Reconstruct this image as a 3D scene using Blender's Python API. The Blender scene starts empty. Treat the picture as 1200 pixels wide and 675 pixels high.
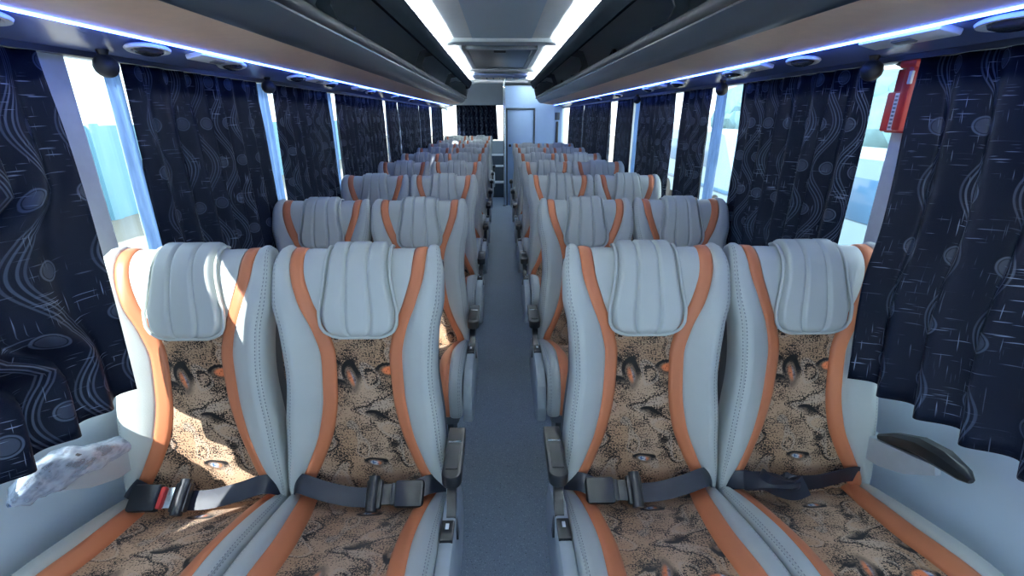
import bpy, bmesh, math, random
from mathutils import Vector, Matrix, Euler
random.seed(7)
S = bpy.context.scene
COL = S.collection
PI = math.pi

# ------------------------------------------------------------------ helpers
def lerp(a, b, t): return a + (b - a) * t
def smooth(t):
    t = max(0.0, min(1.0, t)); return t * t * (3 - 2 * t)
def table(pts):
    """piecewise smooth function through (t, value) points (Catmull-Rom style Hermite)"""
    ts = [p[0] for p in pts]; vs = [p[1] for p in pts]; n = len(ts)
    ms = []
    for i in range(n):
        if i == 0: ms.append((vs[1]-vs[0])/(ts[1]-ts[0]))
        elif i == n-1: ms.append((vs[-1]-vs[-2])/(ts[-1]-ts[-2]))
        else:
            a = (vs[i]-vs[i-1])/(ts[i]-ts[i-1]); b = (vs[i+1]-vs[i])/(ts[i+1]-ts[i])
            ms.append(0 if a*b <= 0 else 2*a*b/(a+b))
    def f(t):
        if t <= ts[0]: return vs[0]
        if t >= ts[-1]: return vs[-1]
        for i in range(n-1):
            if t <= ts[i+1]:
                h = ts[i+1]-ts[i]; x = (t-ts[i])/h
                return ((2*x**3-3*x*x+1)*vs[i] + (x**3-2*x*x+x)*h*ms[i] + (-2*x**3+3*x*x)*vs[i+1] + (x**3-x*x)*h*ms[i+1])
    return f

def prop(o, label=None, cat=None, group=None, kind=None):
    if label: o['label'] = label
    if cat: o['category'] = cat
    if group: o['group'] = group
    if kind: o['kind'] = kind
    return o
def empty(name, loc=(0, 0, 0), label=None, cat=None, group=None):
    o = bpy.data.objects.new(name, None); COL.objects.link(o); o.location = loc
    o.empty_display_size = .05
    return prop(o, label, cat, group)
def mesh_obj(name, verts, faces, mat, parent=None, uvs=None, smooth_on=True, loc=None):
    me = bpy.data.meshes.new(name)
    me.from_pydata(verts, [], faces)
    if uvs is not None:
        ul = me.uv_layers.new(name='UVMap')
        for l in me.loops: ul.data[l.index].uv = uvs[l.vertex_index]
    if smooth_on:
        for p in me.polygons: p.use_smooth = True
    me.update()
    o = bpy.data.objects.new(name, me); COL.objects.link(o)
    if mat: me.materials.append(mat)
    if parent: o.parent = parent
    if loc: o.location = loc
    return o
class MB:
    """collects shapes, then links them as ONE mesh object"""
    def __init__(s): s.v = []; s.f = []
    def add(s, vs, fs, M=None):
        b = len(s.v)
        s.v += [tuple(M @ Vector(v)) if M else tuple(v) for v in vs]
        s.f += [tuple(i + b for i in f) for f in fs]
        return s
    def box(s, x0, x1, y0, y1, z0, z1, M=None, bev=0.0, seg=2):
        bm = bmesh.new(); bmesh.ops.create_cube(bm, size=1)
        for v in bm.verts:
            v.co = Vector((lerp(x0, x1, v.co.x+.5), lerp(y0, y1, v.co.y+.5), lerp(z0, z1, v.co.z+.5)))
        if bev > 0: bmesh.ops.bevel(bm, geom=bm.edges[:], offset=bev, segments=seg, profile=.5, affect='EDGES')
        return s.bm(bm, M)
    def bm(s, bm, M=None):
        bm.verts.index_update()
        s.add([v.co[:] for v in bm.verts], [[v.index for v in f.verts] for f in bm.faces], M)
        bm.free(); return s
    def prism(s, poly, axis, a, b, M=None):
        """polygon of 2-D points swept along an axis ('x': points are (y,z); 'y': (x,z); 'z': (x,y))"""
        def P(p, t): return {'x': (t, p[0], p[1]), 'y': (p[0], t, p[1]), 'z': (p[0], p[1], t)}[axis]
        n = len(poly)
        vs = [P(p, a) for p in poly] + [P(p, b) for p in poly]
        fs = [(i, (i+1) % n, n+(i+1) % n, n+i) for i in range(n)] + [tuple(range(n))[::-1], tuple(range(n, 2*n))]
        return s.add(vs, fs, M)
    def sweep(s, path, ring, up=(0, 0, 1), caps=True, scales=None):
        """ring of (side, up) offsets carried along a path"""
        P = [Vector(p) for p in path]; n = len(P); m = len(ring); vs = []; U = Vector(up)
        for i, p in enumerate(P):
            t = (P[min(i+1, n-1)] - P[max(i-1, 0)]).normalized()
            side = t.cross(U)
            if side.length < 1e-4: side = t.cross(Vector((1, 0, 0)))
            side.normalize(); up2 = side.cross(t).normalized()
            k = scales[i] if scales else 1
            for a, b in ring: vs.append(p + side*a*k + up2*b*k)
        fs = [(i*m+j, i*m+(j+1) % m, (i+1)*m+(j+1) % m, (i+1)*m+j) for i in range(n-1) for j in range(m)]
        if caps: fs += [tuple(range(m))[::-1], tuple(range((n-1)*m, n*m))]
        return s.add(vs, fs)
    def tube(s, path, r, seg=10, up=(0, 0, 1), scales=None):
        return s.sweep(path, [(r*math.cos(2*PI*k/seg), r*math.sin(2*PI*k/seg)) for k in range(seg)], up, True, scales)
    def lathe(s, prof, seg=24, M=None):
        """profile of (r, z) turned about z"""
        n = len(prof)
        vs = [(r*math.cos(2*PI*k/seg), r*math.sin(2*PI*k/seg), z) for r, z in prof for k in range(seg)]
        fs = [(i*seg+k, i*seg+(k+1) % seg, (i+1)*seg+(k+1) % seg, (i+1)*seg+k) for i in range(n-1) for k in range(seg)]
        fs += [tuple(range(seg))[::-1], tuple(range((n-1)*seg, n*seg))]
        return s.add(vs, fs, M)
    def build(s, name, mat, parent=None, smooth_on=True, fix=True):
        me = bpy.data.meshes.new(name); me.from_pydata(s.v, [], s.f)
        if fix:
            bm = bmesh.new(); bm.from_mesh(me); bmesh.ops.recalc_face_normals(bm, faces=bm.faces[:]); bm.to_mesh(me); bm.free()
        if smooth_on:
            for p in me.polygons: p.use_smooth = True
            try: me.set_sharp_from_angle(angle=math.radians(38))
            except Exception: pass
        me.materials.append(mat); me.update()
        o = bpy.data.objects.new(name, me); COL.objects.link(o)
        if parent: o.parent = parent
        return o
def kids(o): return [c for c in bpy.data.objects if c.parent == o]
def struct(o): return prop(o, kind='structure')
def solid(o, t, off=-1):
    m = o.modifiers.new('thick', 'SOLIDIFY'); m.thickness = t; m.offset = off
    return o

# ------------------------------------------------------------------ materials
def new_mat(name):
    m = bpy.data.materials.new(name); m.use_nodes = True
    nt = m.node_tree; nt.nodes.clear()
    out = nt.nodes.new('ShaderNodeOutputMaterial')
    b = nt.nodes.new('ShaderNodeBsdfPrincipled'); nt.links.new(b.outputs[0], out.inputs[0])
    return m, nt, b, out
class G:
    """tiny node-graph writer"""
    def __init__(s, nt): s.nt = nt
    def put(s, sock, v):
        if v is None: return
        if hasattr(v, 'is_output'): s.nt.links.new(v, sock)
        else: sock.default_value = v
    def m(s, op, a, b=None, c=None, clamp=False):
        n = s.nt.nodes.new('ShaderNodeMath'); n.operation = op; n.use_clamp = clamp
        for i, v in enumerate((a, b, c)): s.put(n.inputs[i], v)
        return n.outputs[0]
    def vm(s, op, a, b=None):
        n = s.nt.nodes.new('ShaderNodeVectorMath'); n.operation = op
        s.put(n.inputs[0], a); s.put(n.inputs[1], b); return n.outputs[0]
    def uv(s):
        return s.nt.nodes.new('ShaderNodeTexCoord').outputs['UV']
    def obj(s):
        return s.nt.nodes.new('ShaderNodeTexCoord').outputs['Object']
    def sep(s, v):
        n = s.nt.nodes.new('ShaderNodeSeparateXYZ'); s.put(n.inputs[0], v); return n.outputs
    def comb(s, x, y, z=0.0):
        n = s.nt.nodes.new('ShaderNodeCombineXYZ')
        for i, v in enumerate((x, y, z)): s.put(n.inputs[i], v)
        return n.outputs[0]
    def noise(s, v, scale, detail=2.0, rough=.5, out='Fac'):
        n = s.nt.nodes.new('ShaderNodeTexNoise'); s.put(n.inputs['Vector'], v)
        n.inputs['Scale'].default_value = scale; n.inputs['Detail'].default_value = detail; n.inputs['Roughness'].default_value = rough
        return n.outputs[out]
    def vor(s, v, scale, feature='F1'):
        n = s.nt.nodes.new('ShaderNodeTexVoronoi'); n.feature = feature; s.put(n.inputs['Vector'], v); n.inputs['Scale'].default_value = scale
        return n.outputs
    def step(s, v, lo, hi):
        n = s.nt.nodes.new('ShaderNodeMapRange'); n.interpolation_type = 'SMOOTHSTEP'
        s.put(n.inputs['Value'], v); n.inputs['From Min'].default_value = lo; n.inputs['From Max'].default_value = hi
        return n.outputs[0]
    def mix(s, f, a, b):
        n = s.nt.nodes.new('ShaderNodeMix'); n.data_type = 'RGBA'
        s.put(n.inputs[0], f); s.put(n.inputs[6], a); s.put(n.inputs[7], b); return n.outputs[2]
    def bump(s, h, strength=.3, dist=.002):
        n = s.nt.nodes.new('ShaderNodeBump'); n.inputs['Strength'].default_value = strength; n.inputs['Distance'].default_value = dist
        s.put(n.inputs['Height'], h); return n.outputs[0]
def rgb(r, g, b): return (r, g, b, 1.0)
def simple(name, col, rough=.5, metal=0.0, spec=.5, var=.08, scale=40, bump=0.0):
    m, nt, b, o = new_mat(name); g = G(nt)
    n = g.noise(g.obj(), scale, 3)
    c2 = tuple(max(0, c*(1-var)) for c in col); c1 = tuple(min(1, c*(1+var)) for c in col)
    g.put(b.inputs['Base Color'], g.mix(n, rgb(*c2), rgb(*c1)))
    b.inputs['Roughness'].default_value = rough; b.inputs['Metallic'].default_value = metal
    b.inputs['Specular IOR Level'].default_value = spec
    if bump: g.put(b.inputs['Normal'], g.bump(g.noise(g.obj(), scale*8, 2), bump, .001))
    return m
def emit(name, col, strength):
    m, nt, b, o = new_mat(name)
    b.inputs['Base Color'].default_value = rgb(.8, .8, .8)
    b.inputs['Emission Color'].default_value = rgb(*col); b.inputs['Emission Strength'].default_value = strength
    return m
def leather(name, col, stitch=False, rough=.42):
    m, nt, b, o = new_mat(name); g = G(nt)
    uv = g.uv(); x, y, z = g.sep(uv)
    n = g.noise(g.obj(), 9, 3)
    base = g.mix(n, rgb(*[c*.92 for c in col]), rgb(*[min(1, c*1.06) for c in col]))
    h = g.noise(g.obj(), 420, 2)
    if stitch:
        # two dashed seams along the panel; uv.x is the share across the panel plus 10 for panels that carry it
        d1 = g.m('ABSOLUTE', g.m('SUBTRACT', x, .67)); d2 = g.m('ABSOLUTE', g.m('SUBTRACT', x, .735))
        d = g.m('MINIMUM', d1, d2)
        line = g.m('SUBTRACT', 1.0, g.step(d, .004, .012))
        dash = g.step(g.m('SINE', g.m('MULTIPLY', y, 2*PI/.009)), -.2, .2)
        mask = g.m('MULTIPLY', line, dash)
        base = g.mix(g.m('MULTIPLY', mask, .75), base, rgb(.09, .11, .13))
        seam = g.m('SUBTRACT', 1.0, g.step(g.m('ABSOLUTE', g.m('SUBTRACT', x, .70)), .0, .016))
        h = g.m('SUBTRACT', g.m('MULTIPLY', h, .3), g.m('MULTIPLY', seam, 1.6))
        g.put(b.inputs['Normal'], g.bump(h, .5, .0025))
    else:
        g.put(b.inputs['Normal'], g.bump(h, .12, .001))
    g.put(b.inputs['Base Color'], base)
    b.inputs['Roughness'].default_value = rough; b.inputs['Specular IOR Level'].default_value = .45
    return m
def fabric_mat():
    m, nt, b, o = new_mat('patterned_upholstery'); g = G(nt)
    uv = g.uv()
    sp = g.noise(uv, 250, 2, .75)
    big = g.noise(uv, 16, 2, .5)
    warp = g.vm('ADD', uv, g.vm('MULTIPLY', g.noise(uv, 9, 1, .5, 'Color'), (.06, .06, 0)))
    # leaf-like swirling outlines: a light line with a dark one beside it
    swirl = g.m('SUBTRACT', g.m('FRACT', g.m('MULTIPLY', g.noise(warp, 7, 1), 6.0)), .5)
    light = g.m('SUBTRACT', 1.0, g.step(g.m('ABSOLUTE', swirl), .03, .10))
    dline = g.m('SUBTRACT', 1.0, g.step(g.m('ABSOLUTE', g.m('SUBTRACT', swirl, .15)), .02, .09))
    th = g.m('ADD', g.m('MULTIPLY', g.m('SUBTRACT', big, .5), .60), .455)
    th = g.m('ADD', th, g.m('MULTIPLY', dline, .09))
    dark = g.step(g.m('SUBTRACT', sp, th), -.02, .02)
    n3 = g.noise(uv, 5, 1)
    lightc = g.mix(g.step(n3, .35, .65), rgb(.40, .235, .135), rgb(.50, .345, .235))
    col = g.mix(dark, rgb(.014, .011, .010), lightc)
    col = g.mix(g.m('MULTIPLY', g.m('MULTIPLY', light, .55), g.step(sp, .40, .5)), col, rgb(.46, .36, .28))
    # almond-shaped motifs: a dark outline round an orange and a blue-white streak
    def motif(col, scale, stretch, seed, share):
        st = g.vm('ADD', g.vm('MULTIPLY', warp, stretch), (seed, seed*.7, 0))
        vo = g.vor(st, scale); d = vo['Distance']; rc = g.sep(vo['Color'])
        rel = g.sep(g.vm('SUBTRACT', st, vo['Position']))
        up = g.step(g.m('MULTIPLY', rel[1], scale), -.12, .06)
        on = g.step(rc[0], share, share+.01)
        side = g.step(g.m('ADD', g.m('MULTIPLY', rel[0], scale), g.m('MULTIPLY', g.m('SUBTRACT', rc[2], .5), .12)), -.03, .05)
        patch = g.noise(uv, 150, 2, .6)
        blue = g.mix(g.step(patch, .44, .52), rgb(.04, .11, .26), rgb(.48, .52, .58))
        orange = g.mix(g.step(patch, .34, .46), rgb(.30, .05, .02), rgb(.78, .22, .08))
        flip = g.m('MULTIPLY', g.step(rc[1], .6, .61), 1.0)
        hue = g.mix(g.m('ABSOLUTE', g.m('SUBTRACT', side, flip)), blue, orange)
        out = g.m('MULTIPLY', g.m('SUBTRACT', 1.0, g.step(g.m('ABSOLUTE', g.m('SUBTRACT', d, .25)), .025, .06)), g.m('ADD', .25, g.m('MULTIPLY', up, .75)))
        fill = g.m('SUBTRACT', 1.0, g.step(d, .19, .27))
        core = g.m('MULTIPLY', g.m('SUBTRACT', 1.0, g.step(d, .13, .19)), g.step(patch, .30, .38))
        col = g.mix(g.m('MULTIPLY', g.m('MULTIPLY', fill, on), .65), col, rgb(.035, .025, .022))
        col = g.mix(g.m('MULTIPLY', out, on), col, rgb(.010, .009, .010))
        return g.mix(g.m('MULTIPLY', core, on), col, hue)
    col = motif(col, 7.8, (1.0, 1.8, 1.0), 0.0, .10)
    col = motif(col, 6.6, (1.5, 1.0, 1.0), 3.7, .30)
    g.put(b.inputs['Base Color'], col)
    b.inputs['Roughness'].default_value = .9; b.inputs['Specular IOR Level'].default_value = .2
    b.inputs['Sheen Weight'].default_value = .1
    g.put(b.inputs['Normal'], g.bump(sp, .4, .001))
    return m
def curtain_mat():
    m, nt, b, o = new_mat('curtain_brocade'); g = G(nt)
    uv = g.uv(); u, v, _ = g.sep(uv)
    Pu, Pv = .15, .30
    w = g.m('MULTIPLY', g.m('SINE', g.m('MULTIPLY', v, 2*PI/Pv)), .032)
    cell = g.m('MULTIPLY', g.m('SUBTRACT', g.m('FRACT', g.m('DIVIDE', u, Pu)), .5), Pu)
    du = g.m('SUBTRACT', cell, w)
    a = g.m('ABSOLUTE', du)
    def line(c, r): return g.m('SUBTRACT', 1.0, g.step(g.m('ABSOLUTE', g.m('SUBTRACT', a, c)), r*.5, r))
    lines = g.m('MAXIMUM', line(.006, .0028), g.m('MULTIPLY', line(.015, .0028), .7))
    def disc(cu, cv):
        x = g.m('SUBTRACT', cell, cu)
        y = g.m('MULTIPLY', g.m('SUBTRACT', g.m('FRACT', g.m('DIVIDE', g.m('SUBTRACT', v, cv), Pv)), .5), Pv)
        return g.m('SQRT', g.m('ADD', g.m('MULTIPLY', x, x), g.m('MULTIPLY', y, y)))
    r = g.m('MINIMUM', disc(-.025, Pv*.25+Pv*.5), disc(.025, Pv*.75+Pv*.5))
    ring = g.m('SUBTRACT', 1.0, g.step(g.m('ABSOLUTE', g.m('SUBTRACT', r, .021)), .001, .003))
    inner = g.m('SUBTRACT', 1.0, g.step(r, .016, .018))
    rnd = g.noise(uv, 9, 2)
    hs = g.step(g.noise(g.comb(g.m('MULTIPLY', u, 14), g.m('MULTIPLY', v, 260)), 1.0, 1), .66, .72)
    vs_ = g.step(g.noise(g.comb(g.m('MULTIPLY', u, 300), g.m('MULTIPLY', v, 12)), 1.0, 1), .67, .74)
    slub = g.m('MULTIPLY', g.m('MAXIMUM', hs, vs_), g.step(rnd, .42, .62))
    weave = g.noise(uv, 500, 1)
    col = g.mix(weave, rgb(.0008, .002, .008), rgb(.0035, .0075, .022))
    pat = g.m('MAXIMUM', lines, g.m('MAXIMUM', ring, g.m('MULTIPLY', inner, .6)))
    pat = g.m('MULTIPLY', pat, g.m('ADD', .45, g.m('MULTIPLY', rnd, .6)))
    col = g.mix(g.m('MULTIPLY', pat, .55), col, rgb(.05, .085, .165))
    col = g.mix(g.m('MULTIPLY', slub, .6), col, rgb(.30, .36, .50))
    g.put(b.inputs['Base Color'], col)
    g.put(b.inputs['Roughness'], g.m('SUBTRACT', .62, g.m('MULTIPLY', g.m('MAXIMUM', pat, slub), .28)))
    g.put(b.inputs['Specular IOR Level'], g.m('ADD', .10, g.m('MULTIPLY', g.m('MAXIMUM', pat, slub), .6)))
    g.put(b.inputs['Normal'], g.bump(g.m('ADD', pat, g.m('MULTIPLY', weave, .4)), .35, .0015))
    return m
def lining_mat():
    m, nt, b, o = new_mat('curtain_lining'); g = G(nt)
    u, v, _ = g.sep(g.uv())
    st = g.noise(g.comb(g.m('MULTIPLY', u, 60), g.m('MULTIPLY', v, 5)), 1.0, 3)
    g.put(b.inputs['Base Color'], g.mix(g.step(st, .35, .65), rgb(.16, .26, .42), rgb(.62, .74, .86)))
    b.inputs['Roughness'].default_value = .7
    tr = nt.nodes.new('ShaderNodeBsdfTranslucent'); tr.inputs[0].default_value = rgb(.55, .72, .95)
    mx = nt.nodes.new('ShaderNodeMixShader'); mx.inputs[0].default_value = .5
    nt.links.new(b.outputs[0], mx.inputs[1]); nt.links.new(tr.outputs[0], mx.inputs[2]); nt.links.new(mx.outputs[0], o.inputs[0])
    return m
def glass_mat(name='window_glass', tint=(.93, .97, 1.0), gl=.06):
    m, nt, b, o = new_mat(name); nt.nodes.remove(b)
    t = nt.nodes.new('ShaderNodeBsdfTransparent'); t.inputs[0].default_value = rgb(*tint)
    gs = nt.nodes.new('ShaderNodeBsdfGlossy'); gs.inputs['Roughness'].default_value = .03
    mx = nt.nodes.new('ShaderNodeMixShader'); mx.inputs[0].default_value = gl
    nt.links.new(t.outputs[0], mx.inputs[1]); nt.links.new(gs.outputs[0], mx.inputs[2]); nt.links.new(mx.outputs[0], o.inputs[0])
    return m
def film_mat():
    m, nt, b, o = new_mat('plastic_film'); g = G(nt)
    b.inputs['Base Color'].default_value = rgb(.66, .74, .86); b.inputs['Roughness'].default_value = .14
    b.inputs['Specular IOR Level'].default_value = .9
    p = g.obj(); cr = g.noise(g.vm('MULTIPLY', p, (60, 14, 34)), 1.0, 3, .6)
    g.put(b.inputs['Normal'], g.bump(cr, .5, .010))
    t = nt.nodes.new('ShaderNodeBsdfTransparent'); t.inputs[0].default_value = rgb(.94, .96, 1)
    lw = nt.nodes.new('ShaderNodeLayerWeight'); lw.inputs[0].default_value = .45
    f = g.m('ADD', g.m('MULTIPLY', lw.outputs['Facing'], .5), g.m('MULTIPLY', g.step(cr, .35, .65), .38), clamp=True)
    mx = nt.nodes.new('ShaderNodeMixShader'); g.put(mx.inputs[0], g.m('ADD', .12, f, clamp=True))
    nt.links.new(t.outputs[0], mx.inputs[1]); nt.links.new(b.outputs[0], mx.inputs[2]); nt.links.new(mx.outputs[0], o.inputs[0])
    return m
def floor_mat():
    m, nt, b, o = new_mat('speckled_vinyl'); g = G(nt)
    p = g.obj()
    n = g.noise(p, 3, 3); sp = g.noise(p, 240, 1, .5)
    col = g.mix(n, rgb(.21, .265, .35), rgb(.28, .345, .44))
    col = g.mix(g.step(sp, .62, .70), col, rgb(.42, .50, .62))
    col = g.mix(g.step(g.noise(p, 200, 1), .66, .72), col, rgb(.05, .06, .09))
    g.put(b.inputs['Base Color'], col); b.inputs['Roughness'].default_value = .38
    return m

LEATHER_COL = (.545, .575, .545)
M = dict(
    grey=leather('grey_leather', LEATHER_COL), greys=leather('grey_leather_stitched', LEATHER_COL, True),
    orange=leather('orange_leather', (.60, .20, .09)), fabric=fabric_mat(),
    shell=simple('seat_shell', (.10, .11, .12), .55), frame=simple('seat_frame_paint', (.05, .055, .06), .45),
    side=simple('seat_side_plastic', (.46, .51, .54), .45), black=simple('black_plastic', (.010, .012, .016), .32),
    rub=simple('black_soft_plastic', (.018, .020, .025), .5, bump=.2), web=simple('belt_webbing', (.005, .008, .020), .5, scale=120, bump=.3),
    chrome=simple('bright_metal', (.75, .77, .8), .2, 1.0), red=simple('red_plastic', (.55, .035, .03), .35), whitep=simple('white_print', (.8, .82, .84), .5),
    curtain=curtain_mat(), lining=lining_mat(), glass=glass_mat(), film=film_mat(), floor=floor_mat(),
    wall=simple('white_wall_laminate', (.76, .87, .96), .5, scale=6), post=simple('white_post_paint', (.70, .73, .74), .5),
    ceil=simple('white_ceiling_laminate', (.80, .82, .83), .55, scale=5), ceilc=simple('grey_ceiling_cloth', (.54, .66, .76), .8, scale=120, bump=.2),
    brown=simple('taupe_panel', (.82, .585, .43), .55, scale=30), dark=simple('charcoal_moulding', (.050, .068, .090), .38, scale=15),
    rail=simple('matt_charcoal_rail', (.012, .016, .022), .8, spec=.0), rackin=simple('charcoal_carpet', (.40, .45, .50), .9, scale=150, bump=.3), soffit=simple('soffit_laminate_led_tint', (.17, .22, .42), .25, scale=8),  # soffit's base colour is tinted blue to carry the LED strip's glow
    rub2=simple('grey_print', (.2, .22, .25), .5),
    led=emit('led_strip_glow', (.07, .18, 1.0), 15.0), cove=emit('cove_light_glow', (.88, .98, 1.0), 340.0),
    lampw=simple('lamp_white_rim', (.78, .8, .82), .3), lampd=simple('lamp_dark_lens', (.03, .035, .045), .15),
    cabin=simple('cabin_laminate', (.27, .40, .62), .4, scale=4), bulk=simple('grey_bulkhead', (.32, .36, .40), .5, scale=6),
    ground=simple('dry_sandy_ground', (.27, .235, .19), .9, scale=3), blue=simple('pale_blue_wall_paint', (.22, .42, .52), .8, scale=2),
    van=simple('pale_blue_vehicle_paint', (.17, .26, .33), .25, scale=3), vglass=simple('dark_blue_vehicle_glass', (.05, .12, .22), .1, scale=3),
    tyre=simple('tyre_rubber', (.02, .02, .02), .8), tree=simple('hazy_blue_green_foliage', (.10, .20, .24), .9, scale=3, var=.3), trunk=simple('trunk_bark', (.16, .12, .09), .9),
)

# ------------------------------------------------------------------ upholstered panels
class Surf:
    """a padded surface: a profile of (y,z) points in the seat's own frame, with an outward normal along it"""
    def __init__(s, pts, n=90, flip=1):
        P = []
        k = len(pts)
        for i in range(k-1):
            p0 = pts[max(i-1, 0)]; p1 = pts[i]; p2 = pts[i+1]; p3 = pts[min(i+2, k-1)]
            for j in range(14):
                t = j/14.0
                P.append(tuple(.5*((2*p1[a]) + (-p0[a]+p2[a])*t + (2*p0[a]-5*p1[a]+4*p2[a]-p3[a])*t*t + (-p0[a]+3*p1[a]-3*p2[a]+p3[a])*t**3) for a in (0, 1)))
        P.append(pts[-1]); s.P = P
        L = [0]
        for i in range(1, len(P)): L.append(L[-1]+math.dist(P[i], P[i-1]))
        s.L = L; s.len = L[-1]; s.flip = flip
    def at(s, d):
        d = max(0, min(s.len, d)); L = s.L
        lo, hi = 0, len(L)-1
        while hi-lo > 1:
            m = (lo+hi)//2
            if L[m] <= d: lo = m
            else: hi = m
        t = (d-L[lo])/(L[hi]-L[lo]) if L[hi] > L[lo] else 0
        a, b = s.P[lo], s.P[hi]
        y, z = lerp(a[0], b[0], t), lerp(a[1], b[1], t)
        i0, i1 = max(lo-3, 0), min(hi+3, len(L)-1)
        ty, tz = s.P[i1][0]-s.P[i0][0], s.P[i1][1]-s.P[i0][1]
        l = math.hypot(ty, tz) or 1
        return y, z, -tz/l*s.flip, ty/l*s.flip
    def d_of_z(s, z):
        for i, p in enumerate(s.P):
            if p[1] >= z: return s.L[i]
        return s.len

def panel(name, surf, d0, d1, xl, xr, hf, mat, parent, nu=12, nd=40, puff=.006, edge=.012, end0=True, end1=True, close=True, pw=4, uvk=False):
    """a padded panel between two edge curves xl(d), xr(d); hf(x,d) is the base height; edges sink into a seam"""
    vs, uv, fs = [], [], []
    cols = nu+1
    for j in range(nd+1):
        t = j/nd; d = lerp(d0, d1, t)
        y, z, ny, nz = surf.at(d)
        a, b = xl(d), xr(d)
        for i in range(cols):
            u = i/nu; x = lerp(a, b, u)
            e = puff*(1-abs(2*u-1)**pw)
            h = hf(x, d)+e
            if end0: h -= .010*(1-smooth((d-d0)/.012))
            if end1: h -= .010*(1-smooth((d1-d)/.012))
            vs.append((x, y+ny*h, z+nz*h)); uv.append((u, d) if uvk else (x, d))
    for j in range(nd):
        for i in range(nu):
            k = j*cols+i; fs.append((k, k+1, k+cols+1, k+cols))
    if close:   # a skirt that carries the rim down into the seat
        rim = [i for i in range(cols)] + [j*cols+nu for j in range(1, nd+1)] + [nd*cols+i for i in range(nu-1, -1, -1)] + [j*cols for j in range(nd-1, 0, -1)]
        base = len(vs)
        for r in rim:
            j = r//cols; d = lerp(d0, d1, j/nd); y, z, ny, nz = surf.at(d)
            p = vs[r]; vs.append((p[0], p[1]-ny*edge, p[2]-nz*edge)); uv.append(uv[r])
        n = len(rim)
        for k in range(n):
            fs.append((rim[k], base+k, base+(k+1) % n, rim[(k+1) % n]))
    o = mesh_obj(name, vs, fs, mat, parent, uv)
    bm = bmesh.new(); bm.from_mesh(o.data); bmesh.ops.recalc_face_normals(bm, faces=bm.faces[:]); bm.to_mesh(o.data); bm.free()
    try: o.data.set_sharp_from_angle(angle=math.radians(60))
    except Exception: pass
    return o

def bolster(name, surf, d0, d1, xi, W, hf, sgn, mat, parent, r=.035, depth=.07, nd=44, puff=.008):
    """side bolster: from the stripe's edge to the seat's outline, round the corner and back along the side"""
    prof = []
    nf, na = 12, 7
    vs, uv, fs = [], [], []
    cols = nf+1+na+2
    for j in range(nd+1):
        d = lerp(d0, d1, j/nd); y, z, ny, nz = surf.at(d)
        a, w = xi(d), W(d)
        rr = min(r, (w-a)*.45)
        row = []
        for i in range(nf+1):
            u = i/nf; x = lerp(a, w-rr, u)
            # a seam at the inner edge, then full
            e = puff*(1-(1-u)**4)
            row.append((x, hf(x, d)+e))
        h0 = row[-1][1]
        for i in range(1, na+1):
            th = PI/2*i/na
            row.append((w-rr+rr*math.sin(th), h0-rr*(1-math.cos(th))))
        row.append((w, h0-rr-depth*.5)); row.append((w-.004, h0-rr-depth))
        for i, (x, h) in enumerate(row):
            for c, dd in ((d0, d-d0), (d1, d1-d)):
                pass
            if d-d0 < .014: h -= .010*(1-smooth((d-d0)/.014))
            if d1-d < .014: h -= .010*(1-smooth((d1-d)/.014))
            vs.append((sgn*x, y+ny*h, z+nz*h)); uv.append((i/(cols-1), d))
    for j in range(nd):
        for i in range(cols-1):
            k = j*cols+i; f = (k, k+1, k+cols+1, k+cols)
            fs.append(f if sgn > 0 else f[::-1])
    rim = [j*cols for j in range(nd+1)]
    base = len(vs)
    for rI in rim:
        j = rI//cols; d = lerp(d0, d1, j/nd); y, z, ny, nz = surf.at(d); p = vs[rI]
        vs.append((p[0], p[1]-ny*.02, p[2]-nz*.02)); uv.append(uv[rI])
    for k in range(nd):
        f = (rim[k], rim[k+1], base+k+1, base+k); fs.append(f if sgn > 0 else f[::-1])
    # end caps
    for jj, rv in ((0, False), (nd, True)):
        f = [jj*cols+i for i in range(cols)]
        if rv != (sgn < 0): f = f[::-1]
        fs.append(tuple(f))
    o = mesh_obj(name, vs, fs, mat, parent, uv)
    bm = bmesh.new(); bm.from_mesh(o.data); bmesh.ops.recalc_face_normals(bm, faces=bm.faces[:]); bm.to_mesh(o.data); bm.free()
    try: o.data.set_sharp_from_angle(angle=math.radians(65))
    except Exception: pass
    return o

BACK = Surf([(-.012, .455), (0, .50), (.014, .60), (.028, .72), (.046, .85), (.066, .98), (.086, 1.06), (.106, 1.105), (.138, 1.128), (.170, 1.118), (.188, 1.08), (.192, 1.02)], flip=1)
CUSH = Surf([(.035, .452), (-.02, .482), (-.10, .512), (-.22, .548), (-.33, .572), (-.41, .574), (-.452, .553), (-.470, .51), (-.466, .44)], flip=-1)
dz = BACK.d_of_z
CROWN = dz(1.126)
# profile normals must face the passenger (towards -y) on the back and upward on the cushion
if BACK.at(.2)[2] > 0: BACK.flip *= -1
if CUSH.at(.2)[3] < 0: CUSH.flip *= -1
bW = table([(0, .198), (dz(.56), .206), (dz(.70), .199), (dz(.84), .187), (dz(.95), .195), (dz(1.03), .2085), (dz(1.08), .2085), (dz(1.108), .206), (CROWN, .198), (BACK.len, .188)])
bC = table([(0, .178), (dz(.53), .165), (dz(.60), .134), (dz(.68), .103), (dz(.78), .087), (dz(.87), .084), (dz(.94), .097), (dz(1.02), .128), (dz(1.09), .147), (CROWN, .150), (BACK.len, .142)])
bi = lambda d: bC(d)-.0165
bo = lambda d: bC(d)+.0165
bwing = table([(0, .022), (dz(.6), .036), (dz(.85), .040), (dz(1.0), .030), (dz(1.09), .012), (BACK.len, .006)])
bh = lambda x, d: bwing(d)*smooth((abs(x)-.07)/.11)
cW = table([(0, .178), (.05, .197), (.12, .206), (CUSH.len, .206)])
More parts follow.
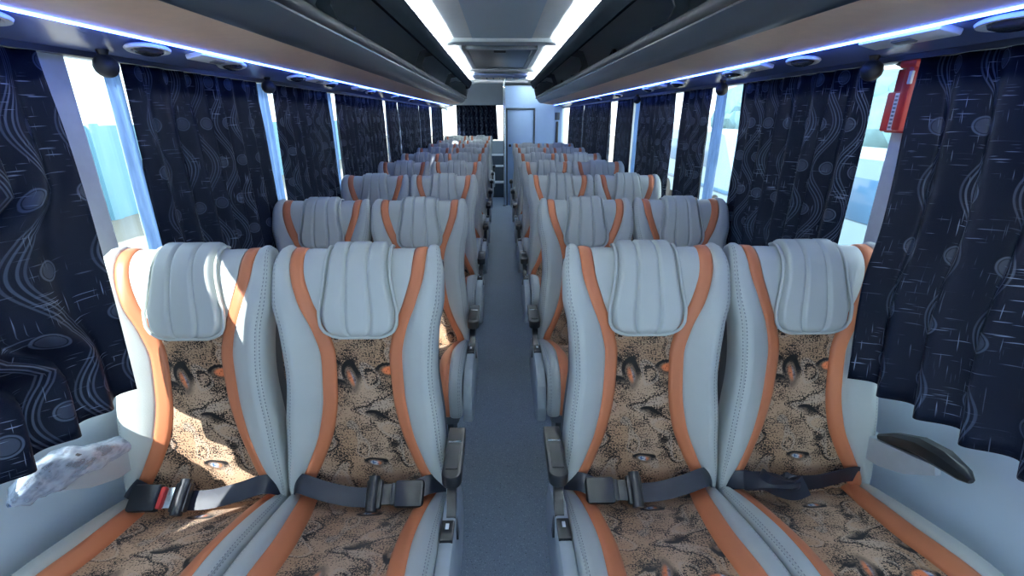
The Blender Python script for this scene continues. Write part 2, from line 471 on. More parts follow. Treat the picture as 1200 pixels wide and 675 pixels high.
cC = table([(0, .170), (.06, .160), (.16, .143), (.30, .132), (.45, .138), (CUSH.len, .142)])
ci = lambda d: cC(d)-.021
co = lambda d: cC(d)+.021
ch = lambda x, d: .030*smooth((abs(x)-.08)/.09)
pB = dz(.937)
pW = table([(pB, .058), (pB+.006, .073), (pB+.016, .085), (pB+.035, .093), (pB+.06, .094), (pB+.10, .087), (pB+.15, .079), (pB+.19, .076), (BACK.len, .072)])

def make_seat(name, aisle):
    """aisle: +1 when the aisle is on the seat's +x side, -1 when on -x, 0 for a window seat; returns the Empty at the seat's foot"""
    root = empty(name)
    # --- back
    back = mesh_back_shell(root)
    for sgn in (1, -1):
        bolster('back_bolster', BACK, .0, BACK.len-.03, bo, bW, bh, sgn, M['greys'], root, r=.032, depth=.05)
        panel('back_stripe', BACK, .0, BACK.len-.03, (lambda d: bi(d)) if sgn > 0 else (lambda d: -bo(d)), (lambda d: bo(d)) if sgn > 0 else (lambda d: -bi(d)), bh, M['orange'], root, nu=6, nd=56, puff=.005, edge=.02)
    panel('back_fabric', BACK, .0, dz(.955), lambda d: -bi(d), bi, lambda x, d: bh(x, d)-.004, M['fabric'], root, nu=20, nd=40, puff=.007, pw=6)
    panel('head_panel', BACK, dz(.935), BACK.len-.03, lambda d: -bi(d), bi, lambda x, d: bh(x, d)+.002, M['grey'], root, nu=20, nd=40, puff=.005, pw=8)
    # --- headrest pad: three channels and a corded edge
    def ph(x, d):
        u = (x/pW(d)+1)/2*3; f = abs(u-round(u)); g = smooth(f/.13)
        edge_ = smooth((pW(d)-abs(x))/.016)
        return .004+bh(x, d)*.4+.022*edge_*(.55+.45*1)-.0065*(1-g)*(1 if .4 < u < 2.6 else 0)
    pad = panel('headrest_pad', BACK, pB, BACK.len-.035, lambda d: -pW(d), pW, ph, M['grey'], root, nu=48, nd=44, puff=.0, edge=.022)
    path = []
    def pt(x, d, lift):
        y, z, ny, nz = BACK.at(d); h = .008+bh(x, d)*.5+lift
        return (x, y+ny*h, z+nz*h)
    N = 40
    for i in range(N+1): d = lerp(CROWN+.03, pB+.002, i/N); path.append(pt(-pW(d)-.001, d, .006))
    for i in range(1, 12): path.append(pt(lerp(-pW(pB), pW(pB), i/12), pB-.002, .006))
    for i in range(N+1): d = lerp(pB+.002, CROWN+.03, i/N); path.append(pt(pW(d)+.001, d, .006))
    MB().tube(path, .0042, 8, up=(0, -1, .2)).build('piping', M['grey'], pad)
    # --- cushion
    for sgn in (1, -1):
        bolster('seat_bolster', CUSH, .0, CUSH.len, co, cW, ch, sgn, M['greys'], root, r=.035, depth=.05)
        panel('seat_stripe', CUSH, .012, CUSH.len, (lambda d: ci(d)) if sgn > 0 else (lambda d: -co(d)), (lambda d: co(d)) if sgn > 0 else (lambda d: -ci(d)), ch, M['orange'], root, nu=6, nd=40, puff=.005, edge=.02)
    panel('seat_fabric', CUSH, .0, CUSH.len, lambda d: -ci(d), ci, lambda x, d: ch(x, d)-.003, M['fabric'], root, nu=20, nd=40, puff=.008, pw=6, edge=.03)
    MB().box(-.19, .19, -.455, .03, .375, .475, bev=.015).build('seat_pan', M['shell'], root)
    # --- pedestal
    for sx in (-.13, .13):
        f = MB(); f.box(sx-.018, sx+.018, -.36, -.02, .0, .02, bev=.004)
        f.prism([(-.22, .02), (-.10, .02), (-.08, .385), (-.26, .385)], 'x', sx-.012, sx+.012)
        f.build('leg', M['frame'], root)
    if aisle:
        add_aisle_side(root, aisle)
    return root

def mesh_back_shell(root):
    vs, fs = [], []
    nd, k = 44, 12
    rows = []
    for j in range(nd+1):
        d = BACK.len*j/nd*.985; y, z, ny, nz = BACK.at(min(d, CROWN+.0)) if d > CROWN else BACK.at(d)
        rows.append(d)
    # rear slab: an outline in (x,z) given thickness in y behind the padding
    out = []
    zs = [.44, .5, .6, .7, .8, .88, .96, 1.02, 1.06, 1.085, 1.10]
    for z in zs: out.append((bW(dz(z))-.006, z))
    mb = MB(); n = len(out)
    for side in (0, 1):
        for (w, z) in out:
            y = BACK.at(dz(z))[0]
            yf = y+.012; yb = max(y+.075, .10+.09*(z-.44)/.66)
            if side == 0: pass
    verts = []
    for (w, z) in out:
        y = BACK.at(dz(z))[0]; yf = y+.014; yb = y+.095 if z < 1.0 else y+.085
        c = .02
        verts.append([(-w, yf, z), (w, yf, z), (w, yb-c, z), (w-c, yb, z), (-w+c, yb, z), (-w, yb-c, z)])
    V = [v for r in verts for v in r]; F = []
    for j in range(n-1):
        for i in range(6): F.append((j*6+i, j*6+(i+1) % 6, (j+1)*6+(i+1) % 6, (j+1)*6+i))
    F.append(tuple(range(6))[::-1]); F.append(tuple(range((n-1)*6, n*6)))
    return MB().add(V, F).build('back_shell', M['shell'], root)

def add_aisle_side(root, s):
    """side cheek with its switch plate, reclining armrest and bracket on the seat's aisle flank"""
    X = lambda a: s*a
    poly = [(-.44, .38), (-.455, .45), (-.43, .53), (-.36, .565), (-.10, .555), (.0, .52), (.03, .46), (.03, .38), (-.05, .335), (-.36, .335)]
    mb = MB(); bm = bmesh.new()
    vs = [bm.verts.new((X(.206), p[0], p[1])) for p in poly]; f = bm.faces.new(vs)
    ex = bmesh.ops.extrude_face_region(bm, geom=[f]); nv = [e for e in ex['geom'] if isinstance(e, bmesh.types.BMVert)]
    for v in nv: v.co.x = X(.240)
    bmesh.ops.bevel(bm, geom=[e for e in bm.edges], offset=.007, segments=2, affect='EDGES', profile=.5)
    cheek = mb.bm(bm).build('side_cheek', M['side'], root)
    pl = MB().box(*sorted((X(.209), X(.2385))), -.222, -.165, .548, .567, bev=.002).build('switch_plate', M['black'], root)
    b2 = MB().box(*sorted((X(.219), X(.227))), -.192, -.176, .5665, .5685, bev=.0008)
    b2.build('switch_mark', M['whitep'], pl)
    # armrest: a slim pad rounded at the free end, on a curved bracket
    w = .0235
    pad = MB(); pts = []
    for i in range(13):
        th = PI*i/12; pts.append((-w*math.cos(th), -.115-w*math.sin(th)))
    pts += [(w*.92, .055), (-w*.92, .055)]
    bm = bmesh.new(); vv = [bm.verts.new((X(.230)+p[0], p[1], .628)) for p in pts]; f = bm.faces.new(vv)
    ex = bmesh.ops.extrude_face_region(bm, geom=[f]); nv = [e for e in ex['geom'] if isinstance(e, bmesh.types.BMVert)]
    for v in nv: v.co.z = .664
    bmesh.ops.bevel(bm, geom=[e for e in bm.edges if abs(e.verts[0].co.z-e.verts[1].co.z) < 1e-5], offset=.006, segments=2, affect='EDGES', profile=.5)
    arm = MB().bm(bm).build('armrest', M['black'], root)
    gp = MB().box(X(.230)-w*.62, X(.230)+w*.62, -.110, -.025, .6635, .6675, bev=.0015)
    gp.build('grip_insert', M['rub'], arm)
    MB().box(X(.230)-w*.7, X(.230)+w*.7, -.013, -.006, .6635, .667, bev=.001).build('bright_band', M['chrome'], arm)
    br = MB().sweep([(X(.228), .03, .640), (X(.228), -.03, .620), (X(.226), -.09, .588), (X(.228), -.135, .550), (X(.234), -.150, .50)], [(-.011, -.016), (.011, -.016), (.011, .016), (-.011, .016)], up=(0, -1, .6))
    br.build('armrest_bracket', M['black'], root)
    hub = MB().lathe([(.0, 0), (.024, 0), (.026, .006), (.024, .016), (.0, .018)], 18, Matrix.Translation((X(.214), -.005, .60)) @ Matrix.Rotation(s*PI/2, 4, 'Y'))
    hub.build('armrest_hub', M['black'], root)

def copy_tree(o, parent=None, ren=None):
    c = o.copy(); COL.objects.link(c)
    if parent is not None: c.parent = parent
    for k in CH.get(o.name, []): copy_tree(k, c)
    return c
def index_children():
    global CH
    CH = {}
    for o in bpy.data.objects:
        if o.parent: CH.setdefault(o.parent.name, []).append(o)

# ------------------------------------------------------------------ seats
ORD = ['front', 'second', 'third', 'fourth', 'fifth', 'sixth', 'seventh', 'eighth', 'rear']
protoL = make_seat('coach_seat', 1)
protoR = make_seat('coach_seat', -1)
protoW = make_seat('coach_seat', 0)
index_children()
GRP = 'grey and orange coach seats in rows'
K = 1.125                 # seat size against the drawing they were designed on
FZ = 1.45*(1-K)          # floor level
Y0, PITCH = 1.02*K, 1.04
XA, XW = .416, .887
seats = {}
used = set()
def put(proto, x, y, label, key, tilt=0):
    if proto.name in used: o = copy_tree(proto)
    else: used.add(proto.name); o = proto
    o.location = (x, y, FZ); o.scale = (K, K, K if key[1] in (0, 8) else K*.972); prop(o, label, 'seat', GRP); seats[key] = o
    return o
rowsL = [Y0+PITCH*i for i in range(8)]+[9.50]
rowsR = [Y0+PITCH*i for i in range(7)]
first = {'LA': 'front row aisle seat with chrome banded armrest, beside the sunlit window seat',
         'LW': 'sunlit front row window seat beside the film wrapped armrest',
         'RA': 'front row aisle seat on the red hammer side with black aisle armrest',
         'RW': 'front row window seat with a knotted lap belt, near the red hammer'}
for i, y in enumerate(rowsL):
    r = ORD[8] if i == 8 else ORD[i]
    put(protoL, -XA if i < 8 else -XA+.014, y, first['LA'] if i == 0 else f'grey coach seat, aisle place of the {r} row, opposite side from the red hammer', ('LA', i))
    put(protoW, -XW if i < 8 else -XW+.014, y, first['LW'] if i == 0 else f'grey coach seat, window place of the {r} row, opposite side from the red hammer', ('LW', i))
for i, y in enumerate(rowsR):
    r = ORD[i]
    put(protoR, .387 if i == 0 else .395, y, first['RA'] if i == 0 else f'grey coach seat, aisle place of the {r} row, red hammer side', ('RA', i))
    put(protoW, .857 if i == 0 else .866, y, first['RW'] if i == 0 else f'grey coach seat, window place of the {r} row, red hammer side', ('RW', i))

# lap belts of the front row (parts of their seats, in the seat's own frame)
def ribbon(path, w=.046, t=.003, up=(0, -.65, .76), twist=None):
    mb = MB(); P = [Vector(p) for p in path]
    # resample smoothly
    Q = []
    for i in range(len(P)-1):
        p0, p1, p2, p3 = P[max(i-1, 0)], P[i], P[i+1], P[min(i+2, len(P)-1)]
        for j in range(8):
            s = j/8; Q.append(.5*((2*p1)+(-p0+p2)*s+(2*p0-5*p1+4*p2-p3)*s*s+(-p0+3*p1-3*p2+p3)*s**3))
    Q.append(P[-1]); n = len(Q); vs = []
    U = Vector(up)
    for i, p in enumerate(Q):
        tn = (Q[min(i+1, n-1)]-Q[max(i-1, 0)]).normalized(); side = tn.cross(U).normalized(); u2 = side.cross(tn)
        a = twist(i/(n-1)) if twist else 0
        sd = side*math.cos(a)+u2*math.sin(a); nn = -side*math.sin(a)+u2*math.cos(a)
        for k in range(5):
            q = (k/4-.5)
            vs.append(p+sd*w*q+nn*(t*.5+.002*(1-4*q*q)))
        for k in range(5):
            q = (.5-k/4)
            vs.append(p+sd*w*q-nn*(t*.5))
    m = 10
    fs = [(i*m+j, i*m+(j+1) % m, (i+1)*m+(j+1) % m, (i+1)*m+j) for i in range(n-1) for j in range(m)]
    fs += [tuple(range(m))[::-1], tuple(range((n-1)*m, n*m))]
    return mb.add(vs, fs)
def belt(seat, s, knot=False, red=False):
    """s: +1 buckle towards +x"""
    zt = .548
    if knot:
        b = ribbon([(-.195*s, -.02, .535), (-.15*s, -.045, .560), (-.09*s, -.055, .562), (-.02*s, -.05, .552), (.05*s, -.045, .550), (.13*s, -.035, .562), (.20*s, -.01, .540)], twist=lambda t: 2.6*smooth((t-.12)/.35)-.35)
        w = b.build('seat_belt', M['web'], seat)
        k = ribbon([(-.15*s, -.050, .560), (-.12*s, -.085, .592), (-.07*s, -.092, .590), (-.045*s, -.060, .566), (-.08*s, -.045, .560), (-.125*s, -.060, .585), (-.115*s, -.098, .594), (-.06*s, -.100, .574), (-.01*s, -.076, .566)], w=.046, t=.008, twist=lambda t: 3.0*t)
        k.build('belt_knot', M['web'], w)
        return
    b = ribbon([(-.200*s, -.01, .530), (-.165*s, -.045, .572), (-.10*s, -.062, .562), (-.03*s, -.066, .546), (.045*s, -.068, .545)])
    w = b.build('seat_belt', M['web'], seat)
    e = ribbon([(.115*s, -.062, .552), (.16*s, -.05, .566), (.198*s, -.02, .545)])
    e.build('belt_stub', M['web'], w)
    tilt = Matrix.Rotation(math.radians(38), 4, 'X')
    T = Matrix.Translation((.085*s, -.072, .558)) @ tilt @ Matrix.Scale(1.22, 4)
    bk = MB().box(-.004 if s > 0 else -.055, .055 if s > 0 else .004, -.026, .026, -.009, .012, T, bev=.006)
    bko = bk.build('buckle', M['black'], w)
    px = .0
    MB().box(-.012 if s > 0 else .002, -.002 if s > 0 else .012, -.021, .021, -.006, .009, T, bev=.003).build('press_button', M['red'] if red else M['rub'], bko)
    tg = MB().box(-.042 if s > 0 else .012, -.012 if s > 0 else .042, -.02, .02, -.003, .004, T, bev=.002)
    tg.build('tongue', M['chrome'] if red else M['black'], w)
    ad = MB().tube([T @ Vector((-.048*s, -.034, .006)), T @ Vector((-.048*s, .034, .006))], .014, 14)
    ad.box(-.062 if s > 0 else .030, -.030 if s > 0 else .062, -.028, .028, -.006, .010, T, bev=.004)
    ad.build('adjuster', M['black'], w)
belt(seats[('LA', 0)], 1); belt(seats[('RA', 0)], -1); belt(seats[('LW', 0)], -1, red=True); belt(seats[('RW', 0)], 1, knot=True)

# wall-side armrests of the front window seats
def wall_arm(seat, s):
    # a horn-shaped pad: broad at the back, a rounded tip at the front
    path = [(.186*s, -.035, .680), (.188*s, -.08, .708), (.190*s, -.14, .735), (.192*s, -.195, .744), (.193*s, -.238, .742), (.193*s, -.256, .738)]
    ring = [(-.022, -.016), (-.012, -.024), (.012, -.024), (.022, -.014), (.022, .010), (.010, .020), (-.010, .020), (-.022, .010)]
    arm = MB().sweep(path, ring, up=(0, 0, 1), scales=[.40, .75, .98, 1.0, .7, .3]).build('wall_armrest', M['black'], seat)
    pl = MB().sweep([(.190*s, .02, .650), (.191*s, -.05, .668), (.192*s, -.12, .690), (.193*s, -.185, .712)], [(-.017, -.045), (.017, -.045), (.019, .010), (-.019, .010)], scales=[1.1, 1.2, .95, .4])
    pl.build('armrest_support', M['side'], seat)
wall_arm(seats[('LW', 0)], -1); wall_arm(seats[('RW', 0)], 1)
# crumpled film over the one by the sunlit seat
def film():
    rnd = random.Random(3); vs, fs = [], []
    nu, nv = 30, 20
    P = [(.186, .0, .672), (.188, -.08, .706), (.190, -.14, .733), (.192, -.20, .746), (.193, -.235, .748), (.194, -.275, .744)]
    for i in range(nu+1):
        t = i/nu*(len(P)-1); k = min(int(t), len(P)-2); f = t-k
        px, py, pz = (lerp(P[k][a], P[k+1][a], f) for a in range(3))
        wx, wy, wz = -(XW/K+px)*K, Y0+py*K, FZ+pz*K-.008
        tt = i/nu; env = .55+.65*math.sin(PI*(.15+.80*tt))
        if tt > .88: env *= 1-.75*(tt-.88)/.12
        for j in range(nv+1):
            a = lerp(-.42*PI, 1.42*PI, j/nv)
            cr = 1+.10*math.sin(7*tt+2*a)+.08*math.sin(19*tt-3*a)+.10*math.sin(41*tt+1.5*a)*math.sin(3*a)
            vs.append((wx+.031*env*cr*math.cos(a), wy, wz+.036*env*cr*math.sin(a)))
    c = nv+1
    fs = [(i*c+j, i*c+j+1, (i+1)*c+j+1, (i+1)*c+j) for i in range(nu) for j in range(nv)]
    o = mesh_obj('plastic_film', vs, fs, M['film'])
    solid(o, .0008)
    prop(o, 'crumpled clear plastic film wrapped over the wall armrest of the sunlit seat', 'plastic film')
film()

# ------------------------------------------------------------------ shell of the coach
YF, YR = -1.3, 11.2
fl = MB().box(-1.20, 1.20, YF, YR, FZ-.06, FZ); struct(fl.build('floor', M['floor'], smooth_on=False))
GAPS = {'left': [(YF, .05)], 'right': [(YF, -.1)]}
for side, s in (('left', -1), ('right', 1)):
    w = MB()
    w.box(*sorted((s*1.19, s*1.23)), YF, YR, FZ, .76)
    w.box(*sorted((s*1.19, s*1.23)), YF, YR, 1.605, 1.72)
    if s > 0: w.box(s*1.19, s*1.23, YF, .70, .76, 1.605)  # unseen solid stretch, added to cut daylight from the front side
    else:
        w.box(-1.23, -1.19, YF, .50, .76, 1.605)  # unseen solid stretch, added to cut fill; it ends at the sun slit
    struct(w.build('wall_'+side, M['wall'], smooth_on=False))
    struct(MB().box(*sorted((s*1.178, s*1.195)), YF, YR, .745, .77, bev=.004).build('trim_'+('1' if s < 0 else '2'), M['post']))
    posts = [.50, 1.37, 3.02, 4.72, 6.45, 8.15, 9.85, 11.15] if s < 0 else [.75, 1.45, 3.10, 4.60, 6.30, 8.0, 9.85, 11.15]
    n0 = 1 if s < 0 else 9
    for k, y in enumerate(posts):
        hw = .055
        struct(MB().box(*sorted((s*1.182, s*1.226)), y-hw, y+hw, .76, 1.61, bev=.006).build('trim_'+str(3+k+(0 if s < 0 else 8)), M['post']))
        if k < len(posts)-1:
            struct(MB().box(*sorted((s*1.208, s*1.213)), y+hw, posts[k+1]-.055, .76, 1.61).build('window_'+str(n0+k), M['glass'], smooth_on=False))
# unseen front bulkhead with the windscreen, added to cut front fill
w = MB(); w.box(-1.23, 1.23, YF-.05, YF, FZ, .95); w.box(-1.23, 1.23, YF-.05, YF, 1.85, 2.15); w.box(-1.23, -1.0, YF-.05, YF, .95, 1.85); w.box(1.0, 1.23, YF-.05, YF, .95, 1.85)
struct(w.build('wall_front', M['wall'], smooth_on=False))
struct(MB().box(-1.0, 1.0, YF-.03, YF-.02, .95, 1.85).build('window_21', M['glass'], smooth_on=False))
# roof
struct(MB().prism([(-1.23, 1.70), (-1.23, 1.80), (-1.02, 2.10), (-.7, 2.19), (.7, 2.19), (1.02, 2.10), (1.23, 1.80), (1.23, 1.70), (1.19, 1.70), (1.19, 1.79), (.98, 2.07), (.68, 2.155), (-.68, 2.155), (-.98, 2.07), (-1.19, 1.79), (-1.19, 1.70)], 'y', YF, YR).build('roof', M['wall'], smooth_on=False))
c = []
for s in (-1, 1):
    pr = [(s*.57, 2.055), (s*.53, 2.074), (s*.45, 2.083), (s*.25, 2.083), (s*.25, 2.093), (s*.45, 2.093), (s*.53, 2.084), (s*.57, 2.065)]
    c.append(MB().prism(pr, 'y', YF, 10.3))
m0 = MB()
for q in c: m0.add(q.v, q.f)
struct(m0.build('ceiling', M['ceil']))
struct(MB().prism([(-.255, 2.081), (.255, 2.081), (.255, 2.093), (-.255, 2.093)], 'y', YF, 10.3).build('ceiling_panel', M['ceilc'], smooth_on=False))
# cross ribs
for k, (y, wd) in enumerate(((4.62, .10), (7.25, .08), (9.6, .08))):
    rb = MB()
    pts = [(-.50, 2.060), (-.40, 2.071), (-.25, 2.073), (.25, 2.073), (.40, 2.071), (.50, 2.060)]
    rb.sweep([(x, y, z) for x, z in pts], [(-wd, -.018), (-wd*.5, -.026), (wd*.5, -.026), (wd, -.018), (wd, .012), (-wd, .012)], up=(0, 0, 1))
    struct(rb.build('trim_'+str(20+k), M['ceil']))
# roof hatch
h = empty('roof_hatch', (-.02, 5.95, 2.072), 'rectangular dark roof hatch in the white ceiling, seen beyond the first rib', 'roof hatch')
fr = MB()
for a, b, c_, d in ((-.36, -.31, -.98, .98), (.31, .36, -.98, .98), (-.36, .36, -.98, -.90), (-.36, .36, .90, .98)): fr.box(a, b, c_, d, -.022, .012, bev=.005)
fr.build('hatch_frame', M['rub2'], h)
MB().box(-.31, .31, -.90, .90, -.008, .010, bev=.003).build('hatch_panel', M['dark'], h)
MB().box(-.06, .06, -.78, -.74, -.028, -.004, bev=.006).build('latch', M['black'], h)
# rounded ceiling unit behind the hatch
u_ = empty('ceiling_blower', (-.02, 7.95, 2.045), 'rounded pale air unit under the ceiling behind the roof hatch', 'air unit')
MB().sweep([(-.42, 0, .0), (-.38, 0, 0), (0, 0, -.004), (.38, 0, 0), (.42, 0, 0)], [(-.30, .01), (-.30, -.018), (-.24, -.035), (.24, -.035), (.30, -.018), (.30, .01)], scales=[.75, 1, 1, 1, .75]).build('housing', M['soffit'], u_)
for k in range(6): 
    MB().box(-.30+.1*k+.01, -.30+.1*k+.09, -.16, .16, -.041, -.033, bev=.002).build('grille', M['rub2'], u_)

# ------------------------------------------------------------------ luggage racks, light strips, lamps
def rack(s, label):
    YE = 9.2
    root = empty('luggage_rack', (s*.85, 3.5, 1.64), label, 'luggage rack')
    root_inv = Matrix.Translation((-s*.85, -3.5, -1.64))
    def loft(poly, name, mat, end=True):
        ys = [YF, YE-.34, YE-.19, YE-.07, YE]; ks = [0, 0, .12, .42, .85]
        if not end: ys, ks = [YF, YE-.14], [0, 0]
        V, F = [], []; n = len(poly)
        for y, k in zip(ys, ks):
            for (x, z) in poly: V.append((s*lerp(x, 1.10, k), y, lerp(z, 1.70 if z > 1.70 else z, k*.5)))
        for j in range(len(ys)-1):
            for i in range(n): F.append((j*n+i, j*n+(i+1) % n, (j+1)*n+(i+1) % n, (j+1)*n+i))
        F += [tuple(range(n))[::-1], tuple(range((len(ys)-1)*n, len(ys)*n))]
        return MB().add(V, F, root_inv).build(name, mat, root)
    loft([(.955, 1.645), (.90, 1.650), (.80, 1.660), (.70, 1.674), (.70, 1.686), (.80, 1.672), (.955, 1.660)], 'under_panel', M['brown'])
    # lower moulding, a bright bead, then the tube-like lip
    def arc(cx, cz, r, a0, a1, n=10): return [(cx+r*math.cos(lerp(a0, a1, i/n)), cz+r*math.sin(lerp(a0, a1, i/n))) for i in range(n+1)]
    loft([(.71, 1.672), (.68, 1.676), (.655, 1.692), (.632, 1.718), (.622, 1.736), (.64, 1.745), (.70, 1.72)], 'lower_moulding', M['dark'])
    loft([(.626, 1.735), (.620, 1.7365), (.618, 1.741), (.622, 1.744), (.63, 1.742)], 'bead', M['chrome'])
    loft(arc(.632, 1.764, .026, 0, 2*PI*.95, 16), 'front_lip', M['rub'])
    loft([(.64, 1.750), (1.10, 1.735), (1.12, 1.80), (1.02, 2.00), (.80, 2.055), (.57, 2.03), (.56, 1.99), (.575, 1.985), (.60, 2.012), (.80, 2.035), (1.0, 1.985), (1.09, 1.80), (1.08, 1.75), (.64, 1.765)], 'rack_liner', M['rackin'], end=False)
    loft([(.560, 1.912), (.545, 1.914), (.520, 1.955), (.500, 2.006), (.503, 2.014), (.510, 2.012), (.514, 1.985), (.56, 1.975), (.575, 1.985), (.578, 1.93)], 'upper_rail', M['rail'])
    e_ = [(.60, 1.75), (1.10, 1.74), (1.11, 1.80), (1.01, 1.99), (.80, 2.045), (.57, 2.02), (.565, 1.93), (.61, 1.77)]
    b = MB().prism([(s*x, z) for x, z in e_], 'y', YE-.24, YE-.22); MB().add(b.v, b.f, root_inv).build('end_panel', M['dark'], root)
    for y in (2.2, 4.6, 7.0):
        b = MB().sweep([(s*.62, y, 1.77), (s*.70, y+.02, 1.80), (s*.74, y+.03, 1.88), (s*.70, y+.03, 1.97), (s*.585, y+.03, 1.99)], [(-.03, -.008), (.03, -.008), (.03, .008), (-.03, .008)], up=(0, 1, 0))
        b2 = MB().add(b.v, b.f, root_inv); b2.build('bracket', M['dark'], root)
    return root
rack(-1, 'long dark luggage rack with taupe underside above the film wrapped armrest side')
rack(1, 'long dark luggage rack with taupe underside above the red hammer')
for s in (-1, 1):
    far = 'red hammer' if s > 0 else 'film wrapped armrest'
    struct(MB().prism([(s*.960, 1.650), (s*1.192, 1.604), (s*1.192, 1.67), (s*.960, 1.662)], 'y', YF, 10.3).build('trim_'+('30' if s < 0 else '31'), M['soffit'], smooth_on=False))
    o = MB().box(*sorted((s*.951, s*.956)), YF, 9.15, 1.640, 1.6462).build('light_strip', M['led'])
    prop(o, f'thin bluish white LED strip under the luggage rack on the {far} side', 'light strip', 'strip lights under the racks')
    o = MB().box(*sorted((s*.530, s*.546)), YF, 9.05, 1.980, 1.988).build('cove_light', M['cove'])
    prop(o, f'white cove light behind the upper rail of the rack on the {far} side', 'cove light', 'ceiling cove lights')
    rl = empty('curtain_rail', (s*1.145, 5, 1.609), f'dark curtain rail under the soffit on the {far} side', 'curtain rail')
    MB().prism([(-.014, -.008), (.014, -.008), (.014, .006), (.008, .012), (-.008, .012), (-.014, .006)], 'y', -4.2, 5.2).build('track', M['rub'], rl)
    # oval lamps and service panels in the strip over the curtains
    ys = [1.04, 1.53, 1.98, 2.58, 3.08, 4.0, 4.9, 5.8] if s < 0 else [1.06, 1.78, 2.30, 3.0, 3.6, 4.5, 5.4]
    for k, y in enumerate(ys):
        t = empty('oval_lamp', (s*1.012, y*.985, 1.634), f'oval lamp with pale rim over the curtains, {ORD[k] if k < 8 else "rear"} one on the {far} side', 'lamp', 'oval lamps over the curtains')
        Sx = Matrix.Rotation(s*math.radians(13.5), 4, 'Y') @ Matrix.Diagonal((.55, 1.3, 1, 1)) 
        MB().lathe([(.0, 0), (.062, 0), (.066, -.004), (.062, -.010), (.050, -.010), (.046, -.004), (.0, -.004)], 28, Sx).build('rim', M['lampw'], t)
        MB().lathe([(.0, -.003), (.046, -.004), (.040, -.014), (.024, -.020), (.0, -.021)], 24, Sx).build('lens', M['lampd'], t)
    for k, y in enumerate([1.82, 2.80, 3.6] if s < 0 else [1.30, 2.08, 3.3]):
        t = empty('service_panel', (s*.995, y, 1.640), f'pale flat service panel beside the LED strip, {ORD[k]} one on the {far} side', 'service panel', 'service panels under the racks')
        R = Matrix.Rotation(s*math.radians(13.5), 4, 'Y')
        MB().box(-.028, .028, -.13, .13, -.012, .004, R, bev=.004).build('panel_cover', M['lampw'], t)
        MB().box(-.012, .012, -.03, .03, -.016, -.010, R, bev=.002).build('switch', M['rub2'], t)
# round air vents inside the racks
for s, ys in ((-1, (3.0, 6.0)), (1, (4.4, 8.0))):
    for k, y in enumerate(ys):
        far = 'red hammer' if s > 0 else 'film wrapped armrest'
        t = empty('round_vent', (s*.88, y, 1.93), f'black round vent deep in the rack on the {far} side, {"nearer" if k == 0 else "farther"} of two', 'vent', 'round vents in the racks')
        R = Matrix.Rotation(-s*math.radians(70), 4, 'Y')
        MB().lathe([(.055, 0), (.085, 0), (.09, .012), (.082, .03), (.062, .03), (.055, .015), (.055, 0)], 24, R).build('vent_ring', M['black'], t)
        MB().lathe([(0, .0), (.055, .0), (.05, .012), (.0, .016)], 20, R).build('vent_cone', M['side'], t)
        t.location = (s*.93, y, 1.90)

# ------------------------------------------------------------------ curtains
def cloth(name, s, y0, y1, ztop, zbot, mat, parent=None, x=1.143, amp=.015, per=.105, seed=0, flare=1.0, tshift=0.0, loc=None, drape=None, near=None, tilt=0.0):
    rnd = random.Random(seed)
    L = y1-y0; n = max(10, int(L/.006)); nz = 30
    ph = rnd.uniform(0, 1)
    jit = [rnd.uniform(-.18, .18) for _ in range(60)]
    vs, uv, fs = [], [], []
    cu = 0; us = []
    def wave(a):
        k = math.floor(a); f = a-k
        j = jit[int(k) % 60]
        m = .5+j*.6      # uneven pleats: one long face, one short return
        v = smooth(f/m) if f < m else 1-smooth((f-m)/(1-m))
        return (v*2-1)*(1+j)
    prev = None
    for i in range(n+1):
        t = i/n; a = t*L/per+ph
        p = (t*L, amp*wave(a))
        if prev: cu += math.dist(p, prev)
        prev = p; us.append(cu)
    for j in range(nz+1):
        q = j/nz; z = lerp(ztop, zbot, q)
        k = .55+.45*smooth(q/.25)
        for i in range(n+1):
            t = i/n; a = t*L/per+ph
            ff = k*(1+.25*(flare-1)+.25*q)
            sh = drape[1](q) if drape else 0
            yy = lerp((near(q) if near else y0+sh), y1+sh, t)+.006*math.sin(5*q+3*t+seed)*q*(1-t)
            xx = (drape[0](q) if drape else x)-amp*wave(a+.10*math.sin(2.2*q+seed))*ff-.002*q
            vs.append((s*xx, yy, z+.004*math.sin(a*PI*2)*q+tilt*q*(1-t))); uv.append((us[i]+seed*.37, z))
    c_ = n+1
    for j in range(nz):
        for i in range(n):
            k = j*c_+i; f = (k, k+1, k+c_+1, k+c_); fs.append(f if s > 0 else f[::-1])
    o = mesh_obj(name, vs, fs, mat, parent, uv)
    solid(o, .003, 0)
    return o
CG = 'navy curtains along the coach windows'
CF = 1.02
def cur(s, y0, y1, label, zb=.695, seed=0, lin=None, **kw):
    zb = 1.45-(1.45-zb)*(CF if 'drape' not in kw else .918)
    o = cloth('window_curtain', s, y0*CF, y1*CF, 1.600, zb, M['curtain'], seed=seed, **kw)
    prop(o, label, 'curtain', CG)
    for (a, b) in (lin or []):
        cloth('lining', s, a*CF+.004, b*CF+.006, 1.600, zb+.01, M['lining'], parent=o, x=1.172, amp=.006, per=.05, seed=seed+50)
    return o
OPP = 'opposite side from the red hammer'
cur(-1, .93, 1.262, 'navy patterned curtain hanging over the film wrapped armrest', .695, 1, drape=(table([(0, 1.143), (.5, 1.05), (1, 1.02)]), table([(0, 0), (.5, -.106), (1, -.157)])), amp=.017,
    near=table([(0, .93), (.36, .90), (.48, .58), (.70, .58), (.82, .80), (1, .765)]))  # unseen near edge, shaped to let sun patches fall on the seat
cur(-1, 1.545, 2.365, 'navy curtain with a backlit pale blue edge, behind the sunlit front seat', .70, 2, [(1.500, 1.556)])
